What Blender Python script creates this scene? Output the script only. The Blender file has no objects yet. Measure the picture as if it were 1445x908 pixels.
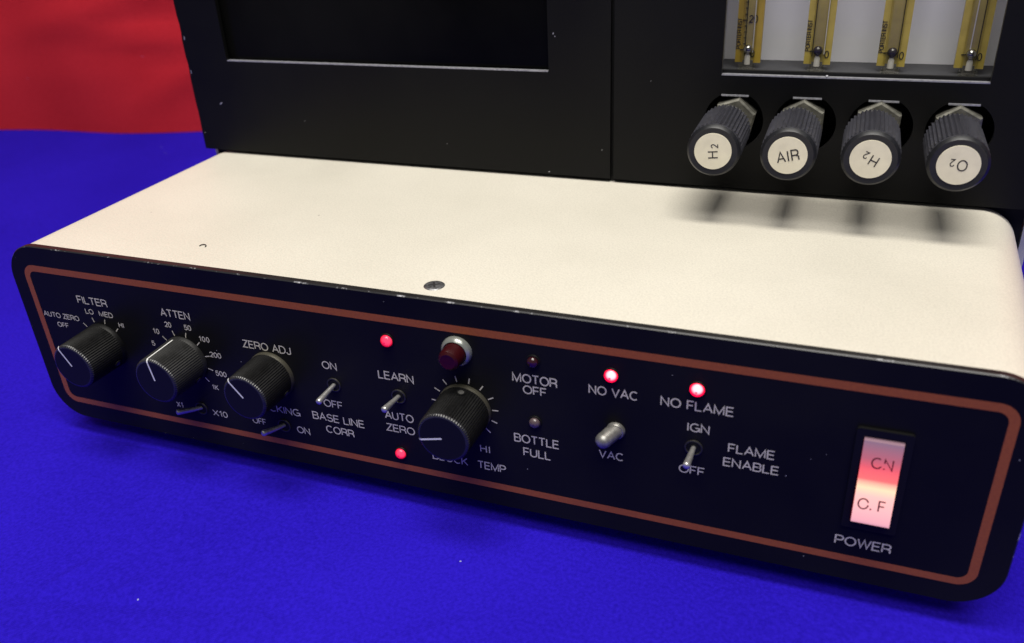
import bpy, bmesh, math, random
from mathutils import Vector, Matrix
from mathutils.geometry import tessellate_polygon
sin, cos, PI = math.sin, math.cos, math.pi
sc = bpy.context.scene
COL = sc.collection

# ------------------------------------------------------------------ camera, world, lamps, exposure
CZ = 18.0                                     # the panel's datum stands 18 mm above the cloth
cam = bpy.data.cameras.new('camera'); camo = bpy.data.objects.new('camera', cam); COL.objects.link(camo)
yaw, pit, rol = -0.387902, -0.493479, -0.054482
fwd = Vector((sin(yaw)*cos(pit), cos(yaw)*cos(pit), sin(pit)))
r0 = fwd.cross(Vector((0, 0, 1))).normalized(); u0 = r0.cross(fwd)
rr = r0*cos(rol)+u0*sin(rol); uu = -r0*sin(rol)+u0*cos(rol)
m = Matrix.Identity(4)
for i in range(3):
    m[i][0] = rr[i]; m[i][1] = uu[i]; m[i][2] = -fwd[i]
m[0][3], m[1][3], m[2][3] = 339.604/1000, -250.179/1000, (223.638+CZ)/1000
camo.matrix_world = m
cam.sensor_fit = 'HORIZONTAL'; cam.sensor_width = 36; cam.lens = 30.2547
cam.clip_start = .01; cam.clip_end = 50
cam.dof.use_dof = True; cam.dof.focus_distance = .36; cam.dof.aperture_fstop = 11
sc.camera = camo

w = bpy.data.worlds.new('World'); sc.world = w; w.use_nodes = True
bg = w.node_tree.nodes['Background']; bg.inputs[0].default_value = (.93, .96, 1, 1); bg.inputs[1].default_value = .11

def area(name, loc, size, power, color, target=None, spread=180):
    l = bpy.data.lights.new(name, 'AREA'); l.shape = 'RECTANGLE'; l.size, l.size_y = size
    l.energy = power; l.color = color; l.spread = math.radians(spread)
    o = bpy.data.objects.new(name, l); COL.objects.link(o); o.location = loc
    if target is not None:
        o.rotation_euler = (Vector(target)-Vector(loc)).to_track_quat('-Z', 'Y').to_euler()
    return o
# twin ceiling tubes over the bench, and two unseen lights: an added fill behind the camera, a fitting beyond the table
area('ceiling_tube', (.33, -.16, 1.9), (1.25, .22), 18.5, (1, .96, .88))
area('ceiling_tube', (.33, -.36, 1.9), (1.25, .22), 18.5, (1, .96, .88))
area('unseen_light', (.45, -1.3, 2.3), (2.0, .6), 32, (1, .97, .93), (.2, .1, .05))  # fill added to brighten the panel, niche and backdrop
area('unseen_light', (-.6, 1.0, 2.1), (1.2, .3), 5, (1, .95, .88), (0, .1, 0))

sc.view_settings.view_transform = 'Standard'; sc.view_settings.look = 'None'
sc.view_settings.exposure = 0; sc.view_settings.gamma = 1
sc.render.engine = 'CYCLES'; sc.cycles.max_bounces = 8
sc.cycles.sample_clamp_indirect = 4

# ------------------------------------------------------------------ materials
def newmat(name):
    m = bpy.data.materials.new(name); m.use_nodes = True
    return m, m.node_tree, m.node_tree.nodes['Principled BSDF']
def N(t, typ, **kw):
    n = t.nodes.new(typ)
    for k, v in kw.items():
        if k in n.inputs: n.inputs[k].default_value = v
        else: setattr(n, k, v)
    return n
def simple(name, col, rough=.5, metal=0, spec=.5, bump=0, bscale=2000, cvar=0, cscale=300, coat=0):
    m, t, b = newmat(name)
    b.inputs['Base Color'].default_value = (*col, 1); b.inputs['Roughness'].default_value = rough
    b.inputs['Metallic'].default_value = metal; b.inputs['Specular IOR Level'].default_value = spec
    if coat: b.inputs['Coat Weight'].default_value = coat; b.inputs['Coat Roughness'].default_value = .1
    tc = N(t, 'ShaderNodeTexCoord')
    if cvar:
        no = N(t, 'ShaderNodeTexNoise', Scale=cscale, Detail=6.0); t.links.new(tc.outputs['Object'], no.inputs['Vector'])
        mr = N(t, 'ShaderNodeMapRange'); mr.inputs[1].default_value = .3; mr.inputs[2].default_value = .7
        mr.inputs[3].default_value = 1-cvar; mr.inputs[4].default_value = 1+cvar
        t.links.new(no.outputs[0], mr.inputs[0])
        mx = N(t, 'ShaderNodeVectorMath', operation='SCALE'); mx.inputs[0].default_value = col
        t.links.new(mr.outputs[0], mx.inputs['Scale']); t.links.new(mx.outputs[0], b.inputs['Base Color'])
        rv = N(t, 'ShaderNodeMapRange'); rv.inputs[3].default_value = max(.02, rough-.1); rv.inputs[4].default_value = min(1, rough+.12)
        t.links.new(no.outputs[0], rv.inputs[0]); t.links.new(rv.outputs[0], b.inputs['Roughness'])
    if bump:
        n2 = N(t, 'ShaderNodeTexNoise', Scale=bscale, Detail=3.0); t.links.new(tc.outputs['Object'], n2.inputs['Vector'])
        bp = N(t, 'ShaderNodeBump', Strength=bump, Distance=.0002)
        t.links.new(n2.outputs[0], bp.inputs['Height']); t.links.new(bp.outputs[0], b.inputs['Normal'])
    return m
def dusted(name, col, rough, spec=.5, dens=.06, vscale=260, dustcol=(.35, .35, .36), bump=.15, bscale=2500, streak=True):
    """dark paint with sparse pale specks and faint greasy variation"""
    m, t, b = newmat(name); L = t.links.new
    tc = N(t, 'ShaderNodeTexCoord')
    vo = N(t, 'ShaderNodeTexVoronoi', Scale=vscale); L(tc.outputs['Object'], vo.inputs['Vector'])
    sep = N(t, 'ShaderNodeSeparateColor'); L(vo.outputs['Color'], sep.inputs[0])
    pick = N(t, 'ShaderNodeMath', operation='LESS_THAN'); pick.inputs[1].default_value = dens; L(sep.outputs[0], pick.inputs[0])
    size = N(t, 'ShaderNodeMath', operation='MULTIPLY'); size.inputs[1].default_value = .085; L(sep.outputs[1], size.inputs[0])
    near = N(t, 'ShaderNodeMath', operation='LESS_THAN'); L(vo.outputs['Distance'], near.inputs[0]); L(size.outputs[0], near.inputs[1])
    mul = N(t, 'ShaderNodeMath', operation='MULTIPLY'); L(pick.outputs[0], mul.inputs[0]); L(near.outputs[0], mul.inputs[1])
    no = N(t, 'ShaderNodeTexNoise', Scale=14.0, Detail=8.0); L(tc.outputs['Object'], no.inputs['Vector'])
    mr = N(t, 'ShaderNodeMapRange'); mr.inputs[1].default_value = .35; mr.inputs[2].default_value = .7; mr.inputs[3].default_value = .75; mr.inputs[4].default_value = 1.35
    L(no.outputs[0], mr.inputs[0])
    sca = N(t, 'ShaderNodeVectorMath', operation='SCALE'); sca.inputs[0].default_value = col; L(mr.outputs[0], sca.inputs['Scale'])
    mix = N(t, 'ShaderNodeMix', data_type='RGBA'); L(mul.outputs[0], mix.inputs[0]); L(sca.outputs[0], mix.inputs[6]); mix.inputs[7].default_value = (*dustcol, 1)
    L(mix.outputs[2], b.inputs['Base Color'])
    rv = N(t, 'ShaderNodeMapRange'); rv.inputs[1].default_value = .3; rv.inputs[2].default_value = .7
    rv.inputs[3].default_value = rough-.08; rv.inputs[4].default_value = rough+.1
    L(no.outputs[0], rv.inputs[0]); L(rv.outputs[0], b.inputs['Roughness'])
    b.inputs['Specular IOR Level'].default_value = spec
    n2 = N(t, 'ShaderNodeTexNoise', Scale=bscale, Detail=2.0); L(tc.outputs['Object'], n2.inputs['Vector'])
    bp = N(t, 'ShaderNodeBump', Strength=bump, Distance=.0001); L(n2.outputs[0], bp.inputs['Height']); L(bp.outputs[0], b.inputs['Normal'])
    return m
M = {}
M['panel'] = dusted('black_vinyl_overlay', (.0065, .0065, .0065), .42, .13, .05, 420)
M['door'] = dusted('black_powder_coat', (.0034, .0034, .0036), .5, .18, .03, 330, bump=.4, bscale=1800)
M['dark'] = simple('dark_interior', (.006, .006, .0065), .7, spec=.2)
M['stripe'] = simple('rust_orange_print', (.30, .080, .018), .45, spec=.35, cvar=.1, cscale=900)
M['print'] = simple('pale_print', (.60, .57, .47), .5, spec=.3, cvar=.15, cscale=1500)
M['pointer'] = simple('white_pointer', (.85, .85, .83), .4)
M['knob'] = simple('black_knob_plastic', (.0045, .0045, .0048), .46, spec=.28, cvar=.25, cscale=500)
M['knob2'] = simple('lit_knob_plastic', (.015, .015, .0152), .5, spec=.4, cvar=.3, cscale=250)  # paler copy of the knob plastic, holding the highlights of its top
M['rim'] = simple('polished_knob_rim', (.02, .02, .024), .27, spec=.55, cvar=.3, cscale=900)
M['knobface'] = simple('black_knob_face', (.008, .008, .009), .36, spec=.15)
M['skirt'] = simple('brassy_lit_skirt', (.075, .07, .052), .4, spec=.5, metal=.4)  # brassy base ring, made paler for the light on its edge
M['steel'] = simple('nickel_lever', (.55, .54, .53), .3, metal=.75, cvar=.12, cscale=900)
M['dullsteel'] = simple('dull_nickel', (.27, .265, .25), .42, metal=.7, cvar=.25, cscale=500)
M['screw'] = simple('scuffed_screw', (.20, .20, .21), .32, metal=.7, cvar=.6, cscale=900)
M['nut'] = simple('dark_nut_metal', (.17, .165, .14), .42, metal=.6, cvar=.3, cscale=400)  # darker, dull metal of the hex nuts
M['alu'] = simple('bare_aluminium', (.40, .40, .44), .5, metal=.6, cvar=.2, cscale=700)
M['chrome'] = simple('lamp_bezel_metal', (.30, .32, .29), .25, metal=.5, cvar=.1)
M['anod'] = simple('anodised_knob', (.06, .06, .075), .36, metal=.35, spec=.6, cvar=.3, cscale=600)
M['anodface'] = simple('anodised_face', (.014, .0145, .018), .42, metal=.2, cvar=.2, cscale=600)
M['label'] = simple('cream_label', (.76, .71, .55), .5, cvar=.06, cscale=250)
M['ink'] = simple('black_ink', (.02, .018, .02), .6)
M['bush'] = simple('blackened_bushing', (.05, .048, .045), .4, metal=.6, cvar=.3, cscale=1500)
M['rockertext'] = simple('brown_lettering', (.16, .02, .02), .6)
M['bezelplastic'] = simple('black_bezel_plastic', (.007, .007, .007), .4, spec=.15)
M['shelf'] = simple('grey_shelf', (.036, .037, .042), .55, bump=.3, bscale=900, cvar=.12, cscale=200)
M['board'] = simple('white_back_board', (.82, .82, .86), .6, cvar=.03, cscale=60)
M['nicheside'] = simple('niche_side', (.6, .6, .63), .6)
M['yellow'] = simple('yellow_enamel', (.43, .33, .07), .35, spec=.6, cvar=.12, cscale=150)
M['yellow2'] = simple('deep_yellow_enamel', (.38, .26, .035), .35, spec=.6, cvar=.12, cscale=150)
M['bore'] = simple('amber_bore', (.43, .35, .12), .3, spec=.6, cvar=.15, cscale=120)
M['ball'] = simple('dark_ball', (.035, .03, .028), .2, spec=.8)
M['steelball'] = simple('steel_ball', (.5, .5, .5), .12, metal=1)
M['plug'] = simple('white_plug', (.75, .73, .72), .3, spec=.7)
M['leddead'] = simple('unlit_red_lens', (.03, .006, .009), .12, spec=.8)
M['leddead2'] = simple('unlit_smoky_lens', (.10, .07, .075), .2, spec=.7)
M['lamplens'] = simple('dark_red_lamp_lens', (.032, .002, .004), .34, spec=.3)
M['grey'] = simple('grey_paint', (.42, .42, .46), .5)

def shell_mat():
    m, t, b = newmat('cream_textured_paint'); L = t.links.new
    tc = N(t, 'ShaderNodeTexCoord')
    n1 = N(t, 'ShaderNodeTexNoise', Scale=1300.0, Detail=3.0); L(tc.outputs['Object'], n1.inputs['Vector'])
    n2 = N(t, 'ShaderNodeTexNoise', Scale=16.0, Detail=7.0); L(tc.outputs['Object'], n2.inputs['Vector'])
    mr = N(t, 'ShaderNodeMapRange'); mr.inputs[1].default_value = .32; mr.inputs[2].default_value = .62; L(n2.outputs[0], mr.inputs[0])
    mix = N(t, 'ShaderNodeMix', data_type='RGBA'); mix.inputs[6].default_value = (.645, .61, .525, 1); mix.inputs[7].default_value = (.69, .652, .565, 1)
    L(mr.outputs[0], mix.inputs[0])
    sp = N(t, 'ShaderNodeMapRange'); sp.inputs[1].default_value = .36; sp.inputs[2].default_value = .6; sp.inputs[3].default_value = .93; sp.inputs[4].default_value = 1.04
    L(n1.outputs[0], sp.inputs[0])
    sca = N(t, 'ShaderNodeVectorMath', operation='SCALE'); L(mix.outputs[2], sca.inputs[0]); L(sp.outputs[0], sca.inputs['Scale'])
    # grime: broad smudges, and faint long scratches along the cover
    n3 = N(t, 'ShaderNodeTexNoise', Scale=5.0, Detail=9.0, Roughness=.65); L(tc.outputs['Object'], n3.inputs['Vector'])
    g1 = N(t, 'ShaderNodeMapRange'); g1.inputs[1].default_value = .56; g1.inputs[2].default_value = .75; g1.inputs[3].default_value = 1; g1.inputs[4].default_value = .93; L(n3.outputs[0], g1.inputs[0])
    mp = N(t, 'ShaderNodeMapping'); mp.inputs['Scale'].default_value = (5, 260, 60); L(tc.outputs['Object'], mp.inputs[0])
    n4 = N(t, 'ShaderNodeTexNoise', Scale=1.0, Detail=2.0); L(mp.outputs[0], n4.inputs['Vector'])
    g2 = N(t, 'ShaderNodeMapRange'); g2.inputs[1].default_value = .82; g2.inputs[2].default_value = .9; g2.inputs[3].default_value = 1; g2.inputs[4].default_value = .82; L(n4.outputs[0], g2.inputs[0])
    g3 = N(t, 'ShaderNodeMath', operation='MULTIPLY'); L(g1.outputs[0], g3.inputs[0]); L(g2.outputs[0], g3.inputs[1])
    sc2 = N(t, 'ShaderNodeVectorMath', operation='SCALE'); L(sca.outputs[0], sc2.inputs[0]); L(g3.outputs[0], sc2.inputs['Scale']); sca = sc2
    # rare dark nicks
    vo = N(t, 'ShaderNodeTexVoronoi', Scale=60.0); L(tc.outputs['Object'], vo.inputs['Vector'])
    sep = N(t, 'ShaderNodeSeparateColor'); L(vo.outputs['Color'], sep.inputs[0])
    a = N(t, 'ShaderNodeMath', operation='LESS_THAN'); a.inputs[1].default_value = .05; L(sep.outputs[0], a.inputs[0])
    c = N(t, 'ShaderNodeMath', operation='LESS_THAN'); c.inputs[1].default_value = .022; L(vo.outputs['Distance'], c.inputs[0])
    d = N(t, 'ShaderNodeMath', operation='MULTIPLY'); L(a.outputs[0], d.inputs[0]); L(c.outputs[0], d.inputs[1])
    mm = N(t, 'ShaderNodeMix', data_type='RGBA'); L(d.outputs[0], mm.inputs[0]); L(sca.outputs[0], mm.inputs[6]); mm.inputs[7].default_value = (.12, .11, .1, 1)
    L(mm.outputs[2], b.inputs['Base Color']); b.inputs['Roughness'].default_value = .48
    bp = N(t, 'ShaderNodeBump', Strength=.5, Distance=.0003); L(n1.outputs[0], bp.inputs['Height']); L(bp.outputs[0], b.inputs['Normal'])
    return m
M['shell'] = shell_mat()

def edge_mat():
    m, t, b = newmat('chipped_black_edge'); L = t.links.new
    tc = N(t, 'ShaderNodeTexCoord')
    n1 = N(t, 'ShaderNodeTexNoise', Scale=110.0, Detail=9.0, Roughness=.75); L(tc.outputs['Object'], n1.inputs['Vector'])
    mr = N(t, 'ShaderNodeMapRange'); mr.inputs[1].default_value = .56; mr.inputs[2].default_value = .62; L(n1.outputs[0], mr.inputs[0])
    mix = N(t, 'ShaderNodeMix', data_type='RGBA'); mix.inputs[6].default_value = (.016, .016, .018, 1); mix.inputs[7].default_value = (.5, .5, .52, 1)
    L(mr.outputs[0], mix.inputs[0]); L(mix.outputs[2], b.inputs['Base Color']); b.inputs['Roughness'].default_value = .3
    return m
M['edge'] = edge_mat()
M['edgeside'] = simple('panel_edge_side', (.014, .013, .0135), .4, spec=.5, cvar=.3, cscale=60)

def cloth_mat(name, col, col2, wscale, wb=.7):
    m, t, b = newmat(name); L = t.links.new
    tc = N(t, 'ShaderNodeTexCoord')
    w1 = N(t, 'ShaderNodeTexWave', Scale=wscale, Distortion=.6, Detail=1.0); w1.bands_direction = 'X'; w1.inputs['Detail Scale'].default_value = 3
    w2 = N(t, 'ShaderNodeTexWave', Scale=wscale, Distortion=.6, Detail=1.0); w2.bands_direction = 'Y'
    for x in (w1, w2): L(tc.outputs['UV'], x.inputs['Vector'])
    mu = N(t, 'ShaderNodeMath', operation='ADD'); L(w1.outputs[1], mu.inputs[0]); L(w2.outputs[1], mu.inputs[1])
    n = N(t, 'ShaderNodeTexNoise', Scale=700.0, Detail=4.0); L(tc.outputs['Object'], n.inputs['Vector'])
    nb = N(t, 'ShaderNodeTexNoise', Scale=7.0, Detail=6.0); L(tc.outputs['Object'], nb.inputs['Vector'])
    ad = N(t, 'ShaderNodeMath', operation='MULTIPLY_ADD'); L(nb.outputs[0], ad.inputs[0]); ad.inputs[1].default_value = .7; L(n.outputs[0], ad.inputs[2])
    mr = N(t, 'ShaderNodeMapRange'); mr.inputs[1].default_value = .6; mr.inputs[2].default_value = 1.1; L(ad.outputs[0], mr.inputs[0])
    mix = N(t, 'ShaderNodeMix', data_type='RGBA'); mix.inputs[6].default_value = (*col, 1); mix.inputs[7].default_value = (*col2, 1); L(mr.outputs[0], mix.inputs[0])
    vo = N(t, 'ShaderNodeTexVoronoi', Scale=55.0); L(tc.outputs['Object'], vo.inputs['Vector'])
    sep = N(t, 'ShaderNodeSeparateColor'); L(vo.outputs['Color'], sep.inputs[0])
    a = N(t, 'ShaderNodeMath', operation='LESS_THAN'); a.inputs[1].default_value = .16; L(sep.outputs[0], a.inputs[0])
    c = N(t, 'ShaderNodeMath', operation='LESS_THAN'); c.inputs[1].default_value = .026; L(vo.outputs['Distance'], c.inputs[0])
    d = N(t, 'ShaderNodeMath', operation='MULTIPLY'); L(a.outputs[0], d.inputs[0]); L(c.outputs[0], d.inputs[1])
    mm = N(t, 'ShaderNodeMix', data_type='RGBA'); L(d.outputs[0], mm.inputs[0]); L(mix.outputs[2], mm.inputs[6]); mm.inputs[7].default_value = (.3, .3, .55, 1)
    L(mm.outputs[2], b.inputs['Base Color'])
    b.inputs['Roughness'].default_value = .9; b.inputs['Specular IOR Level'].default_value = .05
    b.inputs['Sheen Weight'].default_value = .03; b.inputs['Sheen Roughness'].default_value = .4; b.inputs['Sheen Tint'].default_value = (*[min(1, x*1.6+.02) for x in col], 1)
    hs = N(t, 'ShaderNodeMath', operation='ADD'); L(mu.outputs[0], hs.inputs[0]); L(n.outputs[0], hs.inputs[1])
    bp = N(t, 'ShaderNodeBump', Strength=wb, Distance=.00007); L(hs.outputs[0], bp.inputs['Height']); L(bp.outputs[0], b.inputs['Normal'])
    return m
M['blue'] = cloth_mat('ultramarine_cotton', (.013, .0045, .335), (.023, .009, .50), 420)
M['red'] = cloth_mat('crimson_cotton', (.53, .019, .028), (.66, .030, .043), 700)

def emit(name, col, strength, edgecol=None, core=(.1, .5)):
    """glowing LED lens: hottest where one looks into it, redder at the rim"""
    m, t, b = newmat(name); L = t.links.new
    b.inputs['Base Color'].default_value = (.5, .02, .04, 1); b.inputs['Roughness'].default_value = .2
    lw = N(t, 'ShaderNodeLayerWeight', Blend=.5); mp = N(t, 'ShaderNodeMapRange', interpolation_type='SMOOTHSTEP'); mp.inputs[1].default_value = core[0]; mp.inputs[2].default_value = core[1]
    L(lw.outputs['Facing'], mp.inputs[0])
    mix = N(t, 'ShaderNodeMix', data_type='RGBA'); L(mp.outputs[0], mix.inputs[0])
    mix.inputs[6].default_value = (*col, 1); mix.inputs[7].default_value = (*(edgecol or col), 1)
    L(mix.outputs[2], b.inputs['Emission Color']); b.inputs['Emission Strength'].default_value = strength
    return m
M['ledhot'] = emit('glowing_led_hot', (1, .30, .34), 3.2, (.6, .0, .022), (.04, .42))
M['ledmid'] = emit('glowing_led_mid', (1, .05, .13), 1.15, (.55, .0, .02), (.05, .6))

def rocker_mat():
    # translucent white rocker lit by the neon behind its middle (glow falls off with distance from the neon)
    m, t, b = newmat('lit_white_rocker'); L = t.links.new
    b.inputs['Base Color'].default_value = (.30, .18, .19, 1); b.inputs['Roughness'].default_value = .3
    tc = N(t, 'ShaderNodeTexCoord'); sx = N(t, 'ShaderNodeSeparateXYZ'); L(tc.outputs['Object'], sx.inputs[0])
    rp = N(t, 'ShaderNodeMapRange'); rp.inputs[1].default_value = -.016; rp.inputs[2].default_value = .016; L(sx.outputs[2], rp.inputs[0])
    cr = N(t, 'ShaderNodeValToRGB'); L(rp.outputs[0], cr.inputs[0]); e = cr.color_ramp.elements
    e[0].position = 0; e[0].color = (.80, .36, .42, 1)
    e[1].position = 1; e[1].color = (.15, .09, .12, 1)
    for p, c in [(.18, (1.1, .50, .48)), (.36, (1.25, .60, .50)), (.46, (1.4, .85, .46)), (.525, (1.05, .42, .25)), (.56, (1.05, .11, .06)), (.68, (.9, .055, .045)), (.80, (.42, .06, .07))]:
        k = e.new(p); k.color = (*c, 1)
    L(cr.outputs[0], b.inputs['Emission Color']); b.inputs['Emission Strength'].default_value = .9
    return m
M['rocker'] = rocker_mat()
M['rockerside'] = simple('red_rocker_side', (.5, .01, .02), .3)
_t = M['rockerside'].node_tree.nodes['Principled BSDF']; _t.inputs['Emission Color'].default_value = (1, .02, .05, 1); _t.inputs['Emission Strength'].default_value = .10

def glass_mat(name, tint, gloss):
    m, t, b = newmat(name); L = t.links.new
    out = t.nodes['Material Output']
    tr = N(t, 'ShaderNodeBsdfTransparent', Color=(*tint, 1)); gl = N(t, 'ShaderNodeBsdfGlossy', Roughness=.06)
    fr = N(t, 'ShaderNodeFresnel', IOR=1.5); mul = N(t, 'ShaderNodeMath', operation='MULTIPLY'); mul.inputs[1].default_value = gloss; L(fr.outputs[0], mul.inputs[0])
    mx = N(t, 'ShaderNodeMixShader'); L(mul.outputs[0], mx.inputs[0]); L(tr.outputs[0], mx.inputs[1]); L(gl.outputs[0], mx.inputs[2]); L(mx.outputs[0], out.inputs[0])
    return m
M['glass'] = glass_mat('tube_glass', (.965, .96, .92), .45)
M['tint'] = simple('smoked_acrylic', (.0040, .0040, .0040), .2, spec=.05, cvar=.7, cscale=9)

# ------------------------------------------------------------------ mesh helpers (millimetres in, metres out)
ROOTP = Vector((200, 100, -CZ))
def link(name, verts, faces, mats, parent=None, loc=(0, 0, 0), smooth=False, fm=None, **props):
    me = bpy.data.meshes.new(name); me.from_pydata([Vector(v)/1000 for v in verts], [], faces)
    for mt in (mats if isinstance(mats, (list, tuple)) else [mats]): me.materials.append(M[mt])
    if fm: me.polygons.foreach_set('material_index', fm)
    if smooth is not False:
        me.polygons.foreach_set('use_smooth', [True]*len(me.polygons))
        if smooth is not True: me.set_sharp_from_angle(angle=math.radians(smooth))
    me.update()
    o = bpy.data.objects.new(name, me); COL.objects.link(o)
    if parent is not None:
        o.parent = parent
        o.location = (Vector(loc)-(ROOTP if parent.get('isroot') else Vector()))/1000
    else: o.location = Vector(loc)/1000+Vector((0, 0, CZ/1000))
    for k, v in props.items(): o[k] = v
    return o
class MB:
    def __init__(s): s.v = []; s.f = []; s.m = []
    def add(s, v, f, mi=0):
        b = len(s.v); s.v += [tuple(x) for x in v]; s.f += [tuple(b+i for i in q) for q in f]; s.m += [mi]*len(f); return s
    def box(s, x0, x1, y0, y1, z0, z1, mi=0):
        v = [(x, y, z) for x in (x0, x1) for y in (y0, y1) for z in (z0, z1)]
        return s.add(v, [(0, 1, 3, 2), (4, 6, 7, 5), (0, 4, 5, 1), (2, 3, 7, 6), (0, 2, 6, 4), (1, 5, 7, 3)], mi)
    def rev(s, prof, n=48, mi=None, teeth=None, depth=0, dirv=None, cap0=True, cap1=True, c=(0, 0, 0)):
        """profile [(h, r[, knurled])] turned about the -Y axis (h towards the viewer)"""
        if teeth: n = teeth*2
        vs = []; fs = []; ms = []
        for p in prof:
            h, r = p[0], p[1]; kn = len(p) > 2 and p[2]
            for j in range(n):
                a = 2*PI*j/n; q = r-(depth if kn and j % 2 else 0)
                vs.append((c[0]+q*sin(a), c[1]-h, c[2]+q*cos(a)))
        for i in range(len(prof)-1):
            for j in range(n):
                k = (j+1) % n
                fs.append((i*n+j, i*n+k, (i+1)*n+k, (i+1)*n+j)); ms.append((mi[i] if mi else 0))
        if cap0: fs.append(tuple(range(n-1, -1, -1))); ms.append(mi[0] if mi else 0)
        if cap1: fs.append(tuple((len(prof)-1)*n+j for j in range(n))); ms.append(mi[-1] if mi else 0)
        b = len(s.v); s.v += vs; s.f += [tuple(b+i for i in q) for q in fs]; s.m += ms
        return s
    def make(s, name, mats, parent=None, loc=(0, 0, 0), smooth=False, **props):
        return link(name, s.v, s.f, mats, parent, loc, smooth, s.m, **props)
def rrect(x0, x1, z0, z1, r, n=10):
    P = []
    for cx, cz, a0 in ((x1-r, z1-r, 0), (x0+r, z1-r, 90), (x0+r, z0+r, 180), (x1-r, z0+r, 270)):
        for i in range(n+1):
            a = math.radians(a0+90*i/n); P.append((cx+r*cos(a), cz+r*sin(a)))
    return P
def circle(cx, cz, r, n=40, a0=0, a1=360):
    return [(cx+r*cos(math.radians(a0+(a1-a0)*i/n)), cz+r*sin(math.radians(a0+(a1-a0)*i/n))) for i in range(n if a1-a0 == 360 else n+1)]
def prism(outer, holes, y0, y1, mb=None, mi=0, side=None, holeside=None, back=True):
    """plate in the XZ plane between y0 (front) and y1 (back), with holes"""
    mb = mb or MB(); loops = [outer]+holes
    tess = tessellate_polygon([[Vector((x, z, 0)) for x, z in l] for l in loops])
    flat = [p for l in loops for p in l]; n = len(flat)
    def orient(t, want):
        a, b, c = (Vector((flat[i][0], 0, flat[i][1])) for i in t)
        return t if (b-a).cross(c-a).y*want > 0 else t[::-1]
    fr = [orient(t, -1) for t in tess]; bk = [tuple(i+n for i in orient(t, 1)) for t in tess]
    vs = [(x, y0, z) for x, z in flat]+[(x, y1, z) for x, z in flat]
    mb.add(vs, fr+(bk if back else []), mi)
    b = 0
    for li, l in enumerate(loops):
        k = len(l); mm = (side if li == 0 else holeside); mm = mi if mm is None else mm
        mb.add([(x, y, z) for y in (y0, y1) for x, z in l], [(i, (i+1) % k, k+(i+1) % k, k+i) for i in range(k)], mm)
    return mb
def tube(pts, r, n=12, mb=None, mi=0, closed=False):
    mb = mb or MB(); P = [Vector(p) for p in pts]; vs = []; up = None
    for i, p in enumerate(P):
        d = (P[min(i+1, len(P)-1)]-P[max(i-1, 0)]).normalized()
        if up is None: up = d.orthogonal().normalized()
        up = (up-d*up.dot(d)).normalized(); s2 = d.cross(up)
        rr_ = r[i] if isinstance(r, (list, tuple)) else r
        vs += [p+up*cos(2*PI*j/n)*rr_+s2*sin(2*PI*j/n)*rr_ for j in range(n)]
    fs = [(i*n+j, i*n+(j+1) % n, (i+1)*n+(j+1) % n, (i+1)*n+j) for i in range(len(P)-1) for j in range(n)]
    fs += [tuple(range(n-1, -1, -1)), tuple((len(P)-1)*n+j for j in range(n))]
    return mb.add(vs, fs, mi)

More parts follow.
